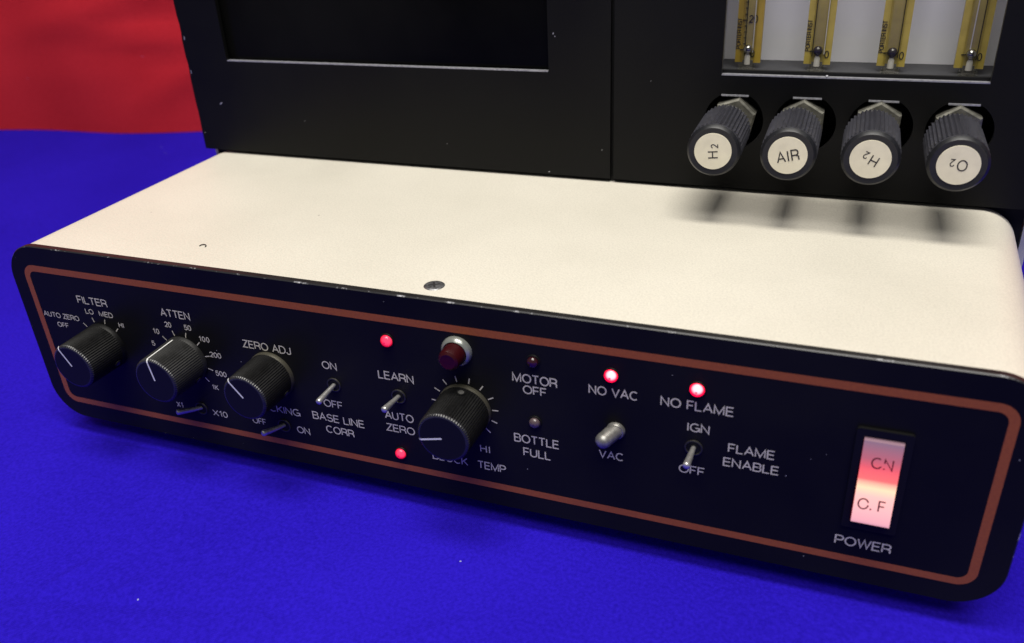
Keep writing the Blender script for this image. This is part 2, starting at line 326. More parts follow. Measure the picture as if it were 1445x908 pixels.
# ------------------------------------------------------------------ stroke lettering (monoline grotesque)
def arc(cx, cy, rx, ry, a0, a1, n=12): return [(cx+rx*cos(math.radians(a0+(a1-a0)*i/n)), cy+ry*sin(math.radians(a0+(a1-a0)*i/n))) for i in range(n+1)]
def oval(w): return arc(w/2, .5, w/2, .5, 90, 450, 28)
G = {
 'A': (.72, [[(0, 0), (.36, 1), (.72, 0)], [(.13, .34), (.59, .34)]]),
 'B': (.62, [[(.36, .53), (0, .53)], [(.36, .53)]+arc(.36, .765, .22, .235, -90, 90)[1:]+[(0, 1), (0, 0), (.37, 0)]+arc(.37, .265, .25, .265, -90, 90)[1:]]),
 'C': (.72, [arc(.38, .5, .38, .5, 48, 312, 24)]),
 'D': (.68, [[(0, 0), (0, 1), (.28, 1)]+arc(.28, .5, .4, .5, 90, -90, 18)[1:]+[(0, 0)]]),
 'E': (.56, [[(.56, 0), (0, 0), (0, 1), (.55, 1)], [(0, .53), (.51, .53)]]),
 'F': (.52, [[(0, 0), (0, 1), (.52, 1)], [(0, .5), (.46, .5)]]),
 'G': (.75, [arc(.39, .5, .39, .5, 48, 350, 24)+[(.76, .46), (.42, .46)], [(.76, .46), (.76, 0)]]),
 'H': (.64, [[(0, 0), (0, 1)], [(.64, 0), (.64, 1)], [(0, .53), (.64, .53)]]),
 'I': (0.0, [[(0, 0), (0, 1)]]),
 'J': (.46, [[(.46, 1), (.46, .28)]+arc(.235, .26, .225, .26, 0, -180, 12)]),
 'K': (.64, [[(0, 0), (0, 1)], [(.6, 1), (0, .36)], [(.2, .57), (.64, 0)]]),
 'L': (.50, [[(0, 1), (0, 0), (.5, 0)]]),
 'M': (.78, [[(0, 0), (0, 1), (.39, .02), (.78, 1), (.78, 0)]]),
 'N': (.64, [[(0, 0), (0, 1), (.64, 0), (.64, 1)]]),
 'O': (.80, [oval(.80)]),
 'P': (.60, [[(0, 0), (0, 1), (.34, 1)]+arc(.34, .73, .26, .27, 90, -90)[1:]+[(0, .46)]]),
 'R': (.64, [[(0, 0), (0, 1), (.37, 1)]+arc(.37, .74, .24, .26, 90, -90)[1:]+[(0, .48)], [(.38, .48), (.60, .36), (.62, 0)]]),
 'S': (.60, [arc(.3, .745, .28, .255, 25, 250, 14)+arc(.3, .26, .30, .26, 75, -160, 16)]),
 'T': (.62, [[(.31, 0), (.31, 1)], [(0, 1), (.62, 1)]]),
 'U': (.62, [[(0, 1), (0, .31)]+arc(.31, .31, .31, .31, 180, 360, 14)+[(.62, 1)]]),
 'V': (.68, [[(0, 1), (.34, 0), (.68, 1)]]),
 'W': (.98, [[(0, 1), (.25, 0), (.49, 1), (.73, 0), (.98, 1)]]),
 'X': (.66, [[(0, 0), (.66, 1)], [(0, 1), (.66, 0)]]),
 'Y': (.66, [[(0, 1), (.33, .42), (.66, 1)], [(.33, .42), (.33, 0)]]),
 'Z': (.60, [[(.02, 1), (.58, 1), (0, 0), (.6, 0)]]),
 '0': (.52, [oval(.52)]),
 '1': (.24, [[(0, .74), (.22, .98), (.22, 0)]]),
 '2': (.52, [arc(.26, .73, .25, .27, 170, -20, 12)+[(.42, .48), (.03, .05), (0, 0), (.53, 0)]]),
 '5': (.52, [[(.48, 1), (.1, 1), (.05, .52)]+arc(.26, .33, .26, .33, 130, -160, 16)]),
}
def ribbon(poly, hw, depth, mb, mi=0):
    P = [Vector((p[0], p[1])) for p in poly]
    Q = [P[0]]
    for p in P[1:]:
        if (p-Q[-1]).length > 1e-4: Q.append(p)
    P = Q; closed = (P[0]-P[-1]).length < 1e-3
    if closed: P = P[:-1]
    n = len(P); Lf = []; Rt = []
    for i in range(n):
        a = P[i-1] if (i > 0 or closed) else None; b = P[(i+1) % n] if (i < n-1 or closed) else None
        d1 = (P[i]-a).normalized() if a is not None else None; d2 = (b-P[i]).normalized() if b is not None else None
        if d1 is None: d1 = d2
        if d2 is None: d2 = d1
        n1 = Vector((-d1.y, d1.x)); n2 = Vector((-d2.y, d2.x)); mt = n1+n2
        if mt.length < .1: mt = n1
        mt.normalize(); k = min(1/max(mt.dot(n1), .3), 2.2)
        Lf.append(P[i]+mt*hw*k); Rt.append(P[i]-mt*hw*k)
    vs = [(p.x, -depth, p.y) for p in Lf]+[(p.x, -depth, p.y) for p in Rt]
    fs = [(i, n+i, n+(i+1) % n, (i+1) % n) for i in range(n if closed else n-1)]
    mb.add(vs, fs, mi)
def lay(text, gap=.17, space=.42):
    x = 0; out = []
    for i, ch in enumerate(text):
        if ch == ' ': x += space; continue
        w_, st = G[ch]; out.append((x, st)); x += w_+gap+(.04 if ch in 'IHNMU1' else 0)
    return out, x-gap
def legend(text, x0, x1, z, h, parent, mat='print', y=0, wt=.115, name='legend', mb=None, rot=0, cx=None, cz=None, gap=.17, **props):
    lo, w_ = lay(text, gap); sx = (x1-x0)/(w_) if x1 is not None else h
    own = mb is None; mb = mb or MB(); dep = .05; hw = h*wt/2
    for (ox, st) in lo:
        for s_ in st:
            pts = [((ox+p[0])*sx, p[1]*h) for p in s_]
            if cx is not None:
                c_, s2 = cos(math.radians(rot)), sin(math.radians(rot))
                pts = [(p[0]-w_*sx/2, p[1]-h/2) for p in pts]
                pts = [(cx+p[0]*c_-p[1]*s2, cz+p[0]*s2+p[1]*c_) for p in pts]
            else: pts = [(x0+p[0], z+p[1]) for p in pts]
            ribbon(pts, hw, dep, mb); dep += .012
    if own: return mb.make(name, [mat], parent, (0, y, 0), **props)
    return mb

# ------------------------------------------------------------------ the setting: blue cloth on the table, red backdrop
def hgt(x, y):                                # gentle wrinkles of the table cloth in front of the instrument
    def ridge(x0, y0, ang, ln, wd, am):
        c_, s_ = cos(ang), sin(ang); u = (x-x0)*c_+(y-y0)*s_; v = -(x-x0)*s_+(y-y0)*c_
        return am*math.exp(-(u/ln)**2-(v/wd)**2)
    k = ridge(76, -80, 1.19, 14, 3.2, 1.5)+ridge(103, -79, 1.19, 9, 3, 1.4)+ridge(140, -62, 1.5, 13, 3.2, 1.3)+ridge(159, -74, -.48, 9, 3, 1.3)
    k += ridge(102, -86, .24, 60, 3, -1.0)+ridge(172, -50, -.48, 12, 3.2, .9)+ridge(225, -60, .7, 16, 3.2, .9)+ridge(330, -45, .5, 18, 3.5, .9)+ridge(285, -70, -.3, 20, 3.5, .8)+ridge(20, -60, .9, 20, 4, .4)
    k += ridge(30, -130, .1, 90, 10, 1.0)+ridge(-150, 80, .9, 120, 26, 1.2)+ridge(300, -120, .2, 80, 12, .8)
    k += .35*sin(x*.021+y*.013)+.3*sin(y*.027-x*.008+1)
    return k*1.3
def sheet(name, P, nx, ny, fn, mat, uvs=1.0, **props):
    vs = []; fs = []
    for j in range(ny+1):
        for i in range(nx+1): vs.append(fn(i/nx, j/ny))
    for j in range(ny):
        for i in range(nx): a = j*(nx+1)+i; fs.append((a, a+1, a+nx+2, a+nx+1))
    o = link(name, vs, fs, mat, None, smooth=True, **props)
    uv = o.data.uv_layers.new(name='UVMap')
    for lp in o.data.loops:
        i = lp.vertex_index; uv.data[lp.index].uv = (vs[i][0]/1000, (vs[i][1]+vs[i][2])/1000)
    return o
def nonlin(t, a, b, c):                       # denser sampling near c
    return a+(b-a)*t
def bluefn(u, v):
    def warp(t, a, b, c, d): return a+(c-a)*t/.1 if t < .1 else (c+(d-c)*(t-.1)/.8 if t < .9 else d+(b-d)*(t-.9)/.1)
    x = warp(u, -1500, 1500, -380, 620)
    v = warp(v, 0, 1, .44, .90)
    yl = 533+x*.197+40                        # runs on a little under the red backdrop
    y = -900+(yl+900)*v
    near = 1 if -400 < x < 700 else .4
    return (x, y, -CZ+(hgt(x, y)*near if not (-15 < x < 425 and -3 < y < 340) else -.8))
sheet('table_cloth', (3.0, 1.5), 620, 430, bluefn, 'blue', kind='structure', label='ultramarine blue cotton cloth covering the table under the instrument')
def redfn(u, v):
    x = -1500+3000*u; z = v*1000
    f = 6*sin(x*.013+z*.002)+3*sin(x*.031+1+z*.004)+(1-min(1, z/60))*-4
    f += 5*math.exp(-((z-150-.25*(x+300))/14)**2)*math.exp(-((x+330)/120)**2)
    f += 4*math.exp(-((z-95+.12*(x+300))/10)**2)*math.exp(-((x+330)/70)**2)+3*math.exp(-((z-60-.5*(x+300))/12)**2)*math.exp(-((x+300)/60)**2)
    return (x-.2*f, 533+x*.197-f, -CZ+.6+z+hgt(x, 515)*.4)
sheet('red_backdrop', (3.0, 1.0), 260, 90, redfn, 'red', label='crimson red cloth hanging as a backdrop behind the blue table', category='backdrop')

# ------------------------------------------------------------------ the instrument
root = bpy.data.objects.new('laboratory_analyzer', None); COL.objects.link(root)
root.location = (ROOTP+Vector((0, 0, CZ)))/1000; root['isroot'] = 1
root['label'] = 'cream and black laboratory gas analyzer with knobs and lit red lamps on blue cloth'
root['category'] = 'instrument'

# cream lower shell
SX0, SX1, SZ0, SZ1 = -7.2, 414.0, -7.5, 82.4
def shellsec(d):
    a = rrect(SX0+d, SX1-d, SZ0+d, SZ1-d, 16.5-d, 14); b = rrect(SX0+d, SX1-d, SZ0+d, SZ1-d, 38-d, 14)
    return a[:45]+b[45:]
sh = shellsec(0)
mb = MB()
ys = [3.0, 40, 80, 120, 143.2, 144.0]; k = len(sh)
for i, y in enumerate(ys): mb.v += [(x if x < 300 else x-5.5*(1-y/144), y, z) for x, z in sh]
for i in range(len(ys)-1):
    for j in range(k):
        mb.f.append((i*k+j, i*k+(j+1) % k, (i+1)*k+(j+1) % k, (i+1)*k+j)); mb.m.append(0)
inn = shellsec(1.2); b0 = len(mb.v)
mb.v += [(x, 144.0, z) for x, z in inn]+[(x, 136, z) for x, z in inn]
for j in range(k):
    mb.f.append(((len(ys)-1)*k+j, (len(ys)-1)*k+(j+1) % k, b0+(j+1) % k, b0+j)); mb.m.append(0)
    mb.f.append((b0+j, b0+(j+1) % k, b0+k+(j+1) % k, b0+k+j)); mb.m.append(0)
mb.make('cream_cover', ['shell'], root, smooth=50)

# front control panel with chamfered, chipped edge
po = rrect(-8.2, 408.6, -8.6, 82.7, 17, 14); pi_ = rrect(-7.8, 408.2, -8.2, 82.3, 16.6, 14); k = len(po)
mb = MB(); prism(pi_, [], 0, 2.9, mb, 0)
mb = MB()
tess = tessellate_polygon([[Vector((x, z, 0)) for x, z in pi_]])
def ofront(t, P):
    a, b, c = (Vector((P[i][0], 0, P[i][1])) for i in t); return t if (b-a).cross(c-a).y < 0 else t[::-1]
mb.add([(x, 0, z) for x, z in pi_], [ofront(t, pi_) for t in tess], 0)
mb.add([(x, 0, z) for x, z in pi_]+[(x, .45, z) for x, z in po], [(i, (i+1) % k, k+(i+1) % k, k+i) for i in range(k)], 1)
mb.add([(x, .45, z) for x, z in po]+[(x, 2.95, z) for x, z in po], [(i, (i+1) % k, k+(i+1) % k, k+i) for i in range(k)], 2)
mb.add([(x, 2.95, z) for x, z in po], [ofront(t, po)[::-1] for t in tess], 2)
panel = mb.make('control_panel', ['panel', 'edge', 'edgeside'], root)
def PL(o, *a): return o
# orange border stripe
so, si = rrect(0, 400, 0, 73.3, 6.5, 10), rrect(3.0, 397.0, 3.0, 70.2, 3.6, 10)
mb = MB(); n = len(so)
mb.add([(x, -.06, z) for x, z in so]+[(x, -.06, z) for x, z in si], [(i, (i+1) % n, n+(i+1) % n, n+i)[::-1] for i in range(n)])
st = mb.make('border_stripe', ['stripe'], panel); 
# legends printed on the panel
TXT = [("FILTER",27.6,44.9,57.2,3.75),("LO",30.4,35.1,52.2,2.6),("MED",38.3,46.2,52.0,2.6),("HI",48.1,51.0,47.7,2.5),("AUTO ZERO",3.6,25.1,47.4,2.6),("OFF",10.2,17.0,42.6,2.5),
("ATTEN",74.4,90.2,57.3,3.7),("20",75.0,78.5,52.0,2.6),("50",85.4,89.1,52.0,2.6),("10",67.5,70.7,47.6,2.6),("5",64.6,66.4,41.0,2.5),("100",92.2,97.5,47.5,2.6),("200",95.9,101.8,40.3,2.6),("500",96.5,102.3,30.9,2.6),("1K",92.8,96.1,23.1,2.5),
("X1",69.3,72.9,9.3,2.9),("X10",89.4,97.4,8.5,3.2),("ZERO ADJ",114.9,138.8,48.2,3.7),("TRACKING",110.8,137.3,17.3,3.6),("OFF",111.0,118.2,8.8,3.2),("ON",134.0,140.7,8.3,3.5),
("ON",152.9,159.9,44.3,3.6),("OFF",150.4,159.6,25.3,3.6),("BASE LINE",143.6,168.8,17.7,3.8),("CORR",149.3,163.0,11.7,3.7),("LEARN",178.8,194.7,44.2,3.8),("AUTO",179.3,192.4,25.0,3.8),("ZERO",179.2,192.3,18.9,3.7),
("HI",220.9,225.2,17.2,3.5),("BLOCK",199.2,215.0,8.9,3.7),("TEMP",219.2,231.4,8.9,3.7),("MOTOR",236.3,253.8,53.1,3.9),("OFF",240.3,249.6,48.4,3.7),("BOTTLE",235.7,253.9,25.6,3.9),("FULL",239.2,250.4,19.5,3.9),
("NO VAC",265.6,283.7,53.2,3.7),("VAC",269.4,278.9,25.5,3.5),("NO FLAME",291.6,316.7,53.0,3.8),("IGN",301.4,309.2,44.1,3.6),("OFF",299.2,308.4,25.6,3.6),("FLAME",315.8,331.5,38.1,3.7),("ENABLE",314.5,333.4,31.9,3.7),("POWER",354.5,372.8,7.3,4.0)]
for t_, x0, x1, z, h in TXT:
    ins = h*.055
    legend(t_, x0+ins, x1-ins, z+ins, h-2*ins, panel, wt=(.15 if h > 3 else .165), gap=(.32 if t_ in ('HI', '1K', '10', 'X1', '100') else .18), label='pale printed legend "%s"' % t_)
# knob scale ticks
def ticks(cx, cz, r0, r1, angs, hw=.22):
    for a in angs:
        s_, c_ = sin(math.radians(a)), cos(math.radians(a)); mb = MB()
        ribbon([(cx+r0*s_, cz+r0*c_), (cx+r1*s_, cz+r1*c_)], hw, .07, mb)
        mb.make('scale_mark', ['print'], panel)
ticks(36.9, 36.7, 11.9, 14.3, [-45, -15, 15, 45])
ticks(81.9, 36.9, 11.5, 14.1, [-75, -45, -15, 15, 45, 75, 105, 135])
ticks(81.9, 36.9, 11.5, 14.1, [-105])
ticks(215.7, 37.2, 11.6, 14.1, [-133.5+24.3*i for i in range(12)], .24)
mb = MB(); ribbon([(199.4, 22.0), (201.0, 22.3)], .3, .07, mb); 

# --- control knobs
def ctrl_knob(x, z, ang, r=11.0, L=20.0, skirt=False, side=False, label='', screws=(118,), km='knob'):
    mats = [km, 'skirt', 'rim']
    mb = MB()
    rf = r-.35
    prof = [(0, r+.15), (1.4, r+.15), (1.9, r-.1), (2.3, r, True), (L-1.2, rf, True), (L-.55, rf-.25, True), (L-.15, rf-.75), (L, rf-1.3)]
    mi = [1 if skirt else 0, 1 if skirt else 0, 0, 0, 2, 2, 2]
    mb.rev(prof, teeth=66, depth=.3, mi=mi, cap1=False)
    k = mb.make('control_knob', mats, root, (x, 0, z), smooth=28, label=label)
    # shallow dished face
    mb = MB(); mb.rev([(L, rf-1.3), (L-.12, rf-1.7), (L-.14, .5)], n=64)
    mb.make('knob_face', ['knobface'], k, smooth=40)
    # white pointer line: across the face, over the rim and (some) down the side
    s_, c_ = sin(math.radians(ang)), cos(math.radians(ang)); mb = MB()
    perp = (c_, -s_); hw = .36
    path = [(.4, L+.0), (rf-1.3, L+.06), (rf-.5, L-.25), (rf+.05, L-1.0)]
    if side: path += [(r+.05, 3.0)]
    elif skirt: path += [(rf+.06, L-1.8)]
    vs = []
    for (q, h) in path:
        for sg in (-1, 1): vs.append((q*s_+sg*hw*perp[0], -h, q*c_+sg*hw*perp[1]))
    mb.add(vs, [(2*i, 2*i+1, 2*i+3, 2*i+2) for i in range(len(path)-1)])
    mb.make('pointer_line', ['pointer'], k)
    for sa in screws:
        a = math.radians(sa); c0 = Vector(((r-.9)*sin(a), -5.2, (r-.9)*cos(a))); d = Vector((sin(a), 0, cos(a)))
        m2 = MB(); tube([c0, c0+d*1.12], 1.75, 16, m2, 0); m2.add(*disc(c0+d*1.16, d, 1.2, 12), 1)
        m2.make('set_screw', ['dark', 'dullsteel'], k)
    return k
def disc(c, d, r, n):
    u = d.orthogonal().normalized(); v = d.cross(u)
    return [c+(u*cos(2*PI*i/n)+v*sin(2*PI*i/n))*r for i in range(n)], [tuple(range(n))]
ctrl_knob(36.9, 36.7, -31, 11.0, 20.2, label='black knurled FILTER knob')
ctrl_knob(81.9, 36.9, -9, 11.0, 19.6, side=True, label='black knurled ATTEN knob with a white line down its side', screws=(125,), km='knob2')
ctrl_knob(127.0, 36.9, -39, 10.6, 19.8, skirt=True, label='black knurled ZERO ADJ knob with a pale brassy base rim')
ctrl_knob(215.7, 36.8, -103, 10.9, 20.8, skirt=True, label='black knurled BLOCK TEMP knob with a pale brassy base rim', screws=(8,))

# --- toggle switches
def toggle(x, z, tip, label):
    mb = MB(); mb.rev([(.05, 3.25), (.55, 3.15), (.6, 2.75), (.15, 2.55), (.1, .4)], n=36, mi=[0, 0, 0, 1], cap0=False, cap1=True)
    b = mb.make('toggle_switch', ['bush', 'dark'], root, (x, 0, z), smooth=35, label=label)
    T = Vector(tip)-Vector((x, 0, z)); d = T.normalized(); P0 = -d*1.5+Vector((0, 1.5, 0))*0
    Ln = T.length; prof = [(0, .85), (.35, 1.05), (.8, 1.3), (.92, 1.38), (.965, 1.22), (.99, .8), (1.0, .3)]
    mb = MB(); tube([T*p if p > 0 else Vector((0, .6, 0)) for p, _ in prof], [r for _, r in prof], 20, mb)
    mb.make('lever', ['steel'], b, smooth=50)
    return b
toggle(83.6, 11.2, (78.0, -9.6, 14.1), 'toggle switch between X1 and X10, lever to the left')
toggle(127.8, 10.8, (123.2, -10.0, 12.2), 'toggle switch under TRACKING, lever to the left')
toggle(157.2, 37.1, (156.2, -11.6, 35.3), 'toggle switch at ON and OFF, lever down')
toggle(187.0, 37.0, (186.0, -11.3, 37.3), 'toggle switch under LEARN')
toggle(304.0, 37.4, (303.4, -11.5, 37.2), 'toggle switch between IGN and OFF')

# --- grey VAC stub
mb = MB(); mb.rev([(0, 3.5), (.8, 3.45), (1.5, 3.05), (1.3, .5)], n=36, cap0=False)
vb = mb.make('vacuum_switch', ['dullsteel'], root, (275.8, 0, 39.0), smooth=45, label='stubby rounded dull metal switch above VAC')
P0, P1 = Vector((0, 0, 0)), Vector((-4.2, -8.8, -1.2)); mb = MB()
tube([P0.lerp(P1, t) for t in (0, .25, .72, .84, .92, .97, 1.0)], [3.05, 3.05, 2.95, 2.7, 2.1, 1.35, .4], 28, mb)
mb.make('thick_lever', ['dullsteel'], vb, smooth=60)

# --- indicator LEDs
def led(x, z, mat, r, label, prot=2.4):
    mb = MB(); mb.rev([(.05, r+.55), (.5, r+.4), (.5, r), (.3, r-.05)], n=32, cap0=False, cap1=False)
    b = mb.make('indicator_lamp', ['bezelplastic'], root, (x, 0, z), smooth=40, label=label)
    prof = [(.2, r-.06), (prot-r*.75, r-.06)]+[(prot-r*.75+r*.75*sin(a), (r-.06)*cos(a)) for a in [PI/2*i/7 for i in range(1, 8)]]
    mb = MB(); mb.rev(prof, n=32); mb.make('lens', [mat], b, smooth=True)
led(185.0, 62.4, 'ledmid', 2.55, 'lit red lamp above LEARN')
led(184.6, 8.6, 'ledmid', 2.4, 'lit red lamp below AUTO ZERO')
led(273.9, 62.2, 'ledhot', 2.5, 'brightly lit red lamp above NO VAC')
led(304.0, 61.9, 'ledhot', 2.6, 'brightly lit red lamp above NO FLAME')
led(244.8, 63.0, 'leddead', 2.2, 'unlit dark red lamp above MOTOR OFF')
led(244.6, 36.3, 'leddead2', 2.2, 'unlit smoky lamp above BOTTLE FULL')
# --- metal-rimmed lamp with a dark red lens
mb = MB(); mb.rev([(0, 6.15), (1.0, 6.15), (2.1, 5.6), (2.6, 4.9), (2.4, 4.7), (1.6, 4.6)], n=48, cap0=False, cap1=False)
b = mb.make('pilot_lamp', ['chrome'], root, (214.6, 0, 62.6), smooth=60, label='large pilot lamp with a metal rim and dark red lens')
mb = MB(); mb.rev([(1.2, 4.5), (6.6, 4.4), (8.2, 3.9), (8.8, 3.0), (8.7, 2.4), (8.9, .1)], n=40); mb.make('lens', ['lamplens'], b, smooth=35)

# --- lit rocker power switch
def yz_prism(profile, x0, x1, mb, mi=0, capmi=None):
    n = len(profile); mb.add([(x, y, z) for x in (x0, x1) for y, z in profile], [(i, (i+1) % n, n+(i+1) % n, n+i) for i in range(n)], mi)
    c = mi if capmi is None else capmi
    mb.add([(x0, y, z) for y, z in profile], [tuple(range(n))], c); mb.add([(x1, y, z) for y, z in profile], [tuple(range(n-1, -1, -1))], c)
RX, RZ = 364.2, 37.0
mb = MB(); prism(rrect(-8.6, 8.6, -20.5, 20.5, 1.0, 4), [rrect(-6.3, 6.3, -17.6, 17.9, .5, 4)], -1.3, 0, mb)
mb.box(-6.3, 6.3, -.2, -.1, -17.6, 17.9)
bz = mb.make('power_switch', ['bezelplastic'], root, (RX, 0, RZ), label='lit white rocker power switch in a black frame')
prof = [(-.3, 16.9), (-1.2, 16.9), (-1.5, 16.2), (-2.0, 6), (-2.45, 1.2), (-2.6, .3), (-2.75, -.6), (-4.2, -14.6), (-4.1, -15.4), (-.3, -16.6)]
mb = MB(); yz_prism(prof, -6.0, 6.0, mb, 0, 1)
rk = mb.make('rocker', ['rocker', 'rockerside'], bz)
mb = MB()
def rtext(strokes, cx, cz, h, slope, yb):
    mb = MB(); dep = 0
    for s_ in strokes:
        pts = [(cx+p[0]*h, cz+p[1]*h) for p in s_]; m2 = MB(); ribbon(pts, .25, 0, m2)
        mb.add([(x, yb+slope*(z-cz)-.06-dep, z) for x, y, z in m2.v], m2.f); dep += .01
    return mb
onS = [arc(.4, .5, .4, .5, 55, 330, 20), [(.98, 0), (.98, .12)], [(.98, .6), (.98, 1), (1.6, 0), (1.6, 1)]]
rtext(onS, -2.6, 6.4, 3.9, .05, -1.98).make('rocker_lettering', ['rockertext'], bz)
offS = [arc(.4, .5, .4, .5, 20, 352, 22), [(1.02, 0), (1.02, .16)], [(1.62, 0), (1.62, 1), (2.1, 1)], [(1.62, .52), (2.04, .52)]]
rtext(offS, -4.6, -9.6, 3.9, .1036, -3.68).make('rocker_lettering', ['rockertext'], bz)

# --- countersunk screw and small hair on the cream cover
mb = MB(); R_ = 4.1
prof = [(R_, .05), (R_-.25, .28), (R_-.9, .42), (0.9, .5)]; vs = []; fs = []; n = 36
for r_, h_ in prof: vs += [(r_*cos(2*PI*j/n), r_*sin(2*PI*j/n), h_) for j in range(n)]
for i in range(3): fs += [(i*n+j, i*n+(j+1) % n, (i+1)*n+(j+1) % n, (i+1)*n+j) for j in range(n)]
fs.append(tuple(3*n+j for j in range(n))); mb.add(vs, fs, 0)
scr = mb.make('cover_screw', ['screw'], root, (201.6, 11.7, 82.4), smooth=40, label='round metal screw head near the front edge of the cream cover')
mb = MB()
for a in (.5, .5+PI/2):
    c_, s_ = cos(a), sin(a); P = [(-2.3, -.42), (2.3, -.42), (2.3, .42), (-2.3, .42)]
    mb.add([(x*c_-y*s_, x*s_+y*c_, .56+.01*(a > 1)) for x, y in P], [(0, 1, 2, 3)])
mb.make('cross_slot', ['ink'], scr)
mb = MB(); tube([(-1.7, -.2, .2), (-1.5, .9, .3), (-.6, 1.5, .35), (.5, 1.3, .35), (1.3, .6, .3), (1.5, -.4, .15)], .22, 6, mb)
mb.make('curled_fibre', ['ink'], None, (86.9, 20.5, 82.4), smooth=True, label='tiny curled dark fibre lying on the cream cover near its left front edge', category='fibre')

# --- upper cabinet doors
DY0, DY1, DB, DT = 139.4, 141.8, 84.3, 330
LDX0, GX0, GX1, RDX1 = -4.8, 235.8, 237.5, 424.0
rag = []                                      # left edge slightly nicked
random.seed(4)
left = [(LDX0+random.choice([0, 0, 0, .25, .5, .15]), DB+.2+i*4.3) for i in range(57)]
outer = [(GX0, DB), (GX0, DT), (LDX0, DT)]+left[::-1]+[(LDX0+.2, DB)]
mb = MB(); prism(outer[::-1], [rrect(22.2, 205.9, 134.3, 300, .6, 3)], DY0, DY1, mb, 0, 0, 1)
ld = mb.make('left_door', ['door', 'door'], root, label='black left door with a long dark window')
def bar(x0, x1, z, y0, y1, th, name, par, mat='alu'):
    mb = MB(); mb.box(x0, x1, y0, y1, z-th, z); return mb.make(name, [mat], par)
bar(22.6, 205.5, 134.85, DY0-.05, DY1+.0, .5, 'window_edge', ld)
for cx_, cz_, w_, h_, a_, d_ in ((12.6, 111.1, 1.3, .35, .5, 0), (208.6, 151.9, .35, .5, 0, 0), (209.4, 150.6, .3, .3, .3, 0), (-2.9, 146, .4, 1.1, 0, 0), (-3.4, 128, .3, 1.3, .1, 0), (204.8, 85.6, .5, .3, 0, 0), (231.8, 98.4, .25, .3, 0, 0), (66, 104, .25, .25, 0, 0), (150, 96.5, .2, .25, 0, 0)):
    mb = MB(); c_, s_ = cos(a_), sin(a_)
    mb.add([(cx_+x*c_-z*s_, DY0-.04, cz_+x*s_+z*c_) for x, z in ((-w_, -h_), (w_*.6, -h_*.8), (w_, h_*.4), (-w_*.3, h_))], [(0, 1, 2, 3)])
    mb.make('paint_chip', ['alu'], ld)
# dark cavity behind the left window
def openbox(x0, x1, y0, y1, z0, z1, mb, mi=(0, 0, 0, 0, 0)):
    mb.add([(x0, y1, z0), (x1, y1, z0), (x1, y1, z1), (x0, y1, z1)], [(0, 1, 2, 3)], mi[0])
    mb.add([(x0, y0, z0), (x0, y1, z0), (x0, y1, z1), (x0, y0, z1)], [(0, 1, 2, 3)], mi[1])
    mb.add([(x1, y0, z0), (x1, y1, z0), (x1, y1, z1), (x1, y0, z1)], [(0, 1, 2, 3)], mi[2])
    mb.add([(x0, y0, z0), (x1, y0, z0), (x1, y1, z0), (x0, y1, z0)], [(0, 1, 2, 3)], mi[3])
    mb.add([(x0, y0, z1), (x1, y0, z1), (x1, y1, z1), (x0, y1, z1)], [(0, 1, 2, 3)], mi[4])
    return mb
openbox(14, 214, DY1+.2, 200, 128, 310, MB()).make('oven_recess', ['dark'], root)
mb = MB(); mb.box(18, 210, DY1+2.2, DY1+4.2, 130, 305); mb.make('smoked_window', ['tint'], ld)
# right door with flowmeter window and four valve holes
VX = [292.3, 322.7, 353.1, 383.4]; VZ = 115.5
def vhole(cx):
    R0 = 12.9; a = math.degrees(math.acos(6.0/R0))
    return circle(cx, VZ, R0, 44, 180-a, 360+a)
mb = MB(); prism([(GX1, DB), (RDX1, DB), (RDX1, DT), (GX1, DT)], [rrect(285.8, 391.2, 135.4, 300, .6, 3)]+[vhole(x) for x in VX], DY0, DY1, mb, 0, 0, 1)
rd = mb.make('right_door', ['door', 'edgeside'], root, label='black right door with a flowmeter window and four valve holes')
bar(285.9, 391.1, 135.95, DY0-.05, DY1+.2, .5, 'window_edge', rd)
mb = MB(); mb.rev([(0, .7), (.5, .6), (.8, .2)], n=14); mb.make('paint_drip', ['alu'], rd, (329.5, DY0+.6, 136.2), smooth=True)
# flowmeter niche
mb = openbox(281, 398, DY1+.3, 180.5, 134.0, 315, MB(), (0, 1, 1, 2, 0)); mb.make('flowmeter_niche', ['board', 'nicheside', 'shelf'], root, label='flowmeter niche with a white back board and grey shelf')
mb = MB(); mb.box(284, 394, DY1+.5, DY1+2.6, 133.2, 137.2); mb.make('shelf_gasket', ['dark'], root)
